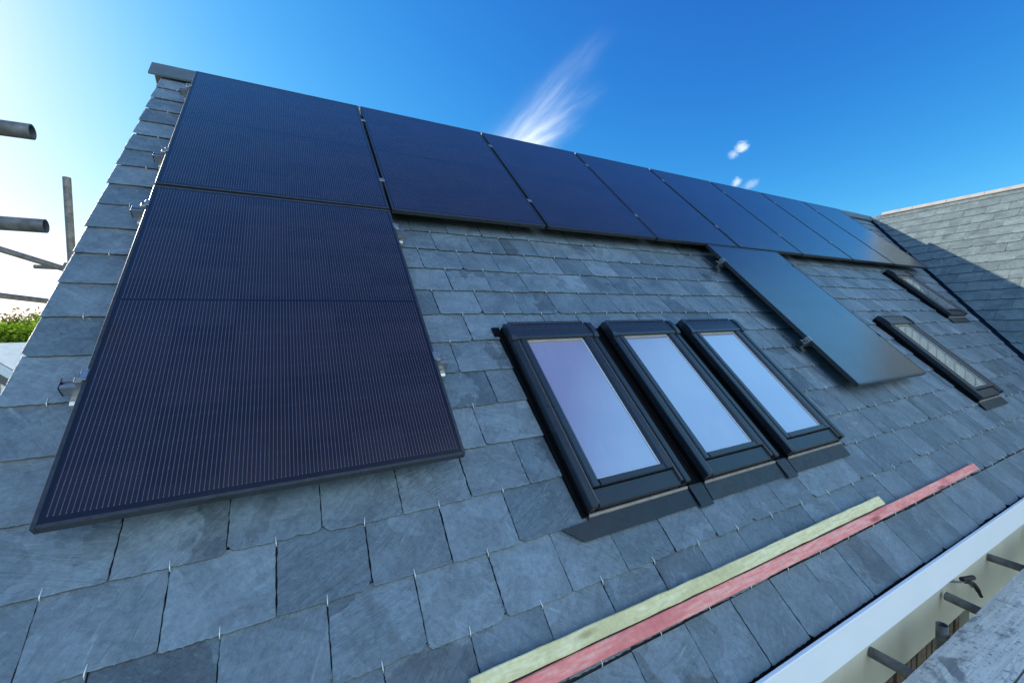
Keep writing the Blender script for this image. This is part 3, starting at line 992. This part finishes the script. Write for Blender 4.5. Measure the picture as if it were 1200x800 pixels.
def ground_material():
    m, N, b = mat('ground_earth', rough=.95)
    o = N.obj()
    n = N.noise(o, .12, 6, .6); n2 = N.noise(o, 2.2, 6, .65)
    base = N.mix(N.smooth(n, .42, .58), c4((.09, .13, .035)), c4((.28, .25, .18)))
    base = N.vm('SCALE', base, scale=N.smooth(n2, .25, .75, .75, 1.25))
    N.set(b.inputs['Base Color'], base)
    N.set(b.inputs['Normal'], N.bump(n2, .5, .05))
    return m
M['ground'] = ground_material()
b = MB()
g = 60; ext = 900
vs = []; fs = []
for i in range(g+1):
    for j in range(g+1):
        x = (i/g*2-1); y = (j/g*2-1)
        x = ext*x*abs(x); y = ext*y*abs(y)
        vs.append((x, y, 0))
for i in range(g):
    for j in range(g):
        a = i*(g+1)+j; fs.append((a, a+g+1, a+g+2, a+1))
b.add(vs, fs)
o = b.build('ground', M['ground'], None, (0, 0, -5.0)); o['kind'] = 'structure'
# a low wooded hill on the horizon
b = MB(); rb = random.Random(9)
vs = []; fs = []
nx, ny = 70, 14
for i in range(nx+1):
    for j in range(ny+1):
        a = R(70+85*i/nx); d = 140+150*j/ny
        hgt = 11.5*math.sin(math.pi*min(1, j/ny*1.0)*.5)**1.3*(.75+.25*math.sin(i*.55)+.12*math.sin(i*1.7+1))
        vs.append((d*math.cos(a), d*math.sin(a), hgt*(.6+.4*math.sin(math.pi*i/nx))+rb.uniform(-.5, .5)-.3))
for i in range(nx):
    for j in range(ny):
        a = i*(ny+1)+j; fs.append((a, a+ny+1, a+ny+2, a+1))
b.add(vs, fs, 0, True)
M['hill'] = plain('wooded_hill', (.10, .12, .05), .95, var=.4, scale=.15, bump=.6)
o = b.build('hill', M['hill'], None, (0, 0, -5)); o['kind'] = 'structure'

# ------------------------------------------------------------------ sky, sun, camera
SUN_AZ, SUN_EL = 131.5, 29.2
w = bpy.data.worlds.new('World'); sc.world = w; w.use_nodes = True
t = w.node_tree; N = NT(t); bg = t.nodes['Background']
sk = N.n('ShaderNodeTexSky', sky_type='NISHITA', sun_disc=False)
sk.sun_elevation = R(SUN_EL); sk.sun_rotation = R(90-SUN_AZ)
sk.dust_density = .6; sk.air_density = 1.0; sk.ozone_density = 1.5
c = N.xyz(N.vm('SCALE', sk.outputs[0], scale=.1))
# deeper, more saturated blue, as the photograph's sky is
def grade(ch, gain, power, comp):
    p = N.m('MULTIPLY', N.m('POWER', ch, power), gain)
    return N.m('DIVIDE', p, N.m('ADD', 1.0, N.m('MULTIPLY', p, comp)))
sky = N.comb(N.m('ADD', grade(c[0], 1.35, 2.4, 1.05), .005), grade(c[1], 1.33, 1.5, 1.15), grade(c[2], 1.85, 1.2, 1.25))
dirv = N.n('ShaderNodeTexCoord').outputs['Generated']
D0 = (.49196, .72557, .48116); A = (.63544, -.67705, .37126); B = (.59514, .1231, -.79414)
dd = N.m('MAXIMUM', N.vm('DOT_PRODUCT', dirv, D0), .05)
front_ = N.m('GREATER_THAN', N.vm('DOT_PRODUCT', dirv, D0), .1)
px = N.m('DIVIDE', N.vm('DOT_PRODUCT', dirv, A), dd); py = N.m('DIVIDE', N.vm('DOT_PRODUCT', dirv, B), dd)
wob = N.m('MULTIPLY', N.m('SUBTRACT', N.noise(N.comb(px, py, 0), 7, 3, .5), .5), .03)
def streak(x0, y0, x1, y1, w0, w1, k):
    L = math.hypot(x1-x0, y1-y0); ax, ay = (x1-x0)/L, (y1-y0)/L
    qx = N.m('SUBTRACT', px, x0); qy = N.m('SUBTRACT', py, y0)
    u = N.m('DIVIDE', N.m('ADD', N.m('MULTIPLY', qx, ax), N.m('MULTIPLY', qy, ay)), L)
    v = N.m('ADD', N.m('SUBTRACT', N.m('MULTIPLY', qy, ax), N.m('MULTIPLY', qx, ay)), wob)
    wd = N.m('ADD', w0, N.m('MULTIPLY', u, w1-w0))
    g_ = N.m('EXPONENT', N.m('MULTIPLY', N.m('POWER', N.m('DIVIDE', v, wd), 2), -1))
    fib = N.smooth(N.noise(N.comb(N.m('MULTIPLY', u, 1.2), N.m('MULTIPLY', v, 30), k), 1.8, 4, .5, .15), .10, .85)
    m_ = N.m('MULTIPLY', g_, N.m('MULTIPLY', N.smooth(u, -.35, .05), N.smooth(u, 1.0, .25)))
    return N.m('MULTIPLY', N.m('MULTIPLY', m_, fib), k)
cir = N.m('ADD', streak(-.15, .050, .165, -.05, .036, .015, .6), streak(-.13, .052, .115, .035, .030, .013, .7))
cir = N.m('ADD', cir, streak(-.15, .065, .05, .075, .022, .012, .75))
cir = N.m('MULTIPLY', N.m('ADD', cir, streak(-.12, .066, -.02, .06, .02, .02, .5)), .62)
def puff(x0, y0, rx, ry, k, sd):
    qx = N.m('DIVIDE', N.m('SUBTRACT', px, x0), rx); qy = N.m('DIVIDE', N.m('SUBTRACT', py, y0), ry)
    r2 = N.m('SQRT', N.m('ADD', N.m('MULTIPLY', qx, qx), N.m('MULTIPLY', qy, qy)))
    nn = N.noise(N.comb(px, py, sd), 55, 5, .65, .6)
    return N.m('MULTIPLY', N.smooth(N.m('ADD', r2, N.m('MULTIPLY', N.m('SUBTRACT', nn, .5), 2.0)), 1.35, .15), k)
puffs = N.m('ADD', puff(.302, .2835, .013, .012, .62, 1.0), puff(.283, .288, .010, .009, .34, 2.0))
puffs = N.m('ADD', puffs, puff(.2755, .3475, .010, .010, .5, 3.0))
puffs = N.m('ADD', puffs, puff(.300, .366, .016, .010, .22, 4.0))
cl = N.m('MULTIPLY', N.m('ADD', cir, puffs, 0, True), front_, 0, True)
sky = N.mix(cl, sky, c4((.52, .56, .60)))
# broken cloud added to the unseen sky behind the viewer, to brighten shaded slates
fill_bank = N.vm('DOT_PRODUCT', dirv, tuple(Vector((.10, -.86, .42)).normalized()))
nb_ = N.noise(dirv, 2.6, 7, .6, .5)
bm_ = N.m('MULTIPLY', N.smooth(N.m('ADD', fill_bank, N.m('MULTIPLY', N.m('SUBTRACT', nb_, .5), .50)), .66, .98), 1.0)
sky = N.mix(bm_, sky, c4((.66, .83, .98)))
# bright blue patch added to the unseen sky, for reflections in panes and panels
refl_patch = N.vm('DOT_PRODUCT', dirv, (math.cos(R(29))*math.cos(R(-19)), math.cos(R(29))*math.sin(R(-19)), math.sin(R(29))))
refl_wob = N.m('MULTIPLY', N.m('SUBTRACT', N.noise(dirv, 3.1, 4, .5, .3), .5), .03)
sky = N.mix(N.smooth(N.m('ADD', refl_patch, refl_wob), math.cos(R(27)), math.cos(R(10))), sky, c4((.10, .33, .60)))
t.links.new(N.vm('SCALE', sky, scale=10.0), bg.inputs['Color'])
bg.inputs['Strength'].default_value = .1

sd = bpy.data.lights.new('sun', 'SUN'); sd.energy = 2.4; sd.angle = R(.53); sd.color = (1.0, .94, .80)
so = bpy.data.objects.new('sun', sd); COL.objects.link(so)
sv = Vector((math.cos(R(SUN_EL))*math.cos(R(SUN_AZ)), math.cos(R(SUN_EL))*math.sin(R(SUN_AZ)), math.sin(R(SUN_EL))))
so.rotation_euler = sv.to_track_quat('Z', 'Y').to_euler(); so.location = (-8, 10, 9)

cd = bpy.data.cameras.new('camera'); cam = bpy.data.objects.new('camera', cd); COL.objects.link(cam)
cd.sensor_width = 36; cd.lens = 14.4134; cd.clip_start = .02; cd.clip_end = 3000
X = Vector((.8860807, -.46293782, -.02344279)); Y = Vector((.03760412, .02138396, .99906389)); Z = Vector((-.46200316, -.88613278, .03635629))
mt = Matrix((X, Y, Z)).transposed().to_4x4(); mt.translation = Vector((.60015957, -.82787697, 1.21108693))
cam.matrix_world = mt
sc.camera = cam

sc.render.engine = 'CYCLES'
sc.cycles.use_denoising = True
sc.cycles.max_bounces = 6; sc.cycles.diffuse_bounces = 3; sc.cycles.glossy_bounces = 4; sc.cycles.transmission_bounces = 3
sc.view_settings.view_transform = 'Standard'; sc.view_settings.look = 'None'
sc.view_settings.exposure = 1.28; sc.view_settings.gamma = 1
sc.view_settings.use_curve_mapping = False
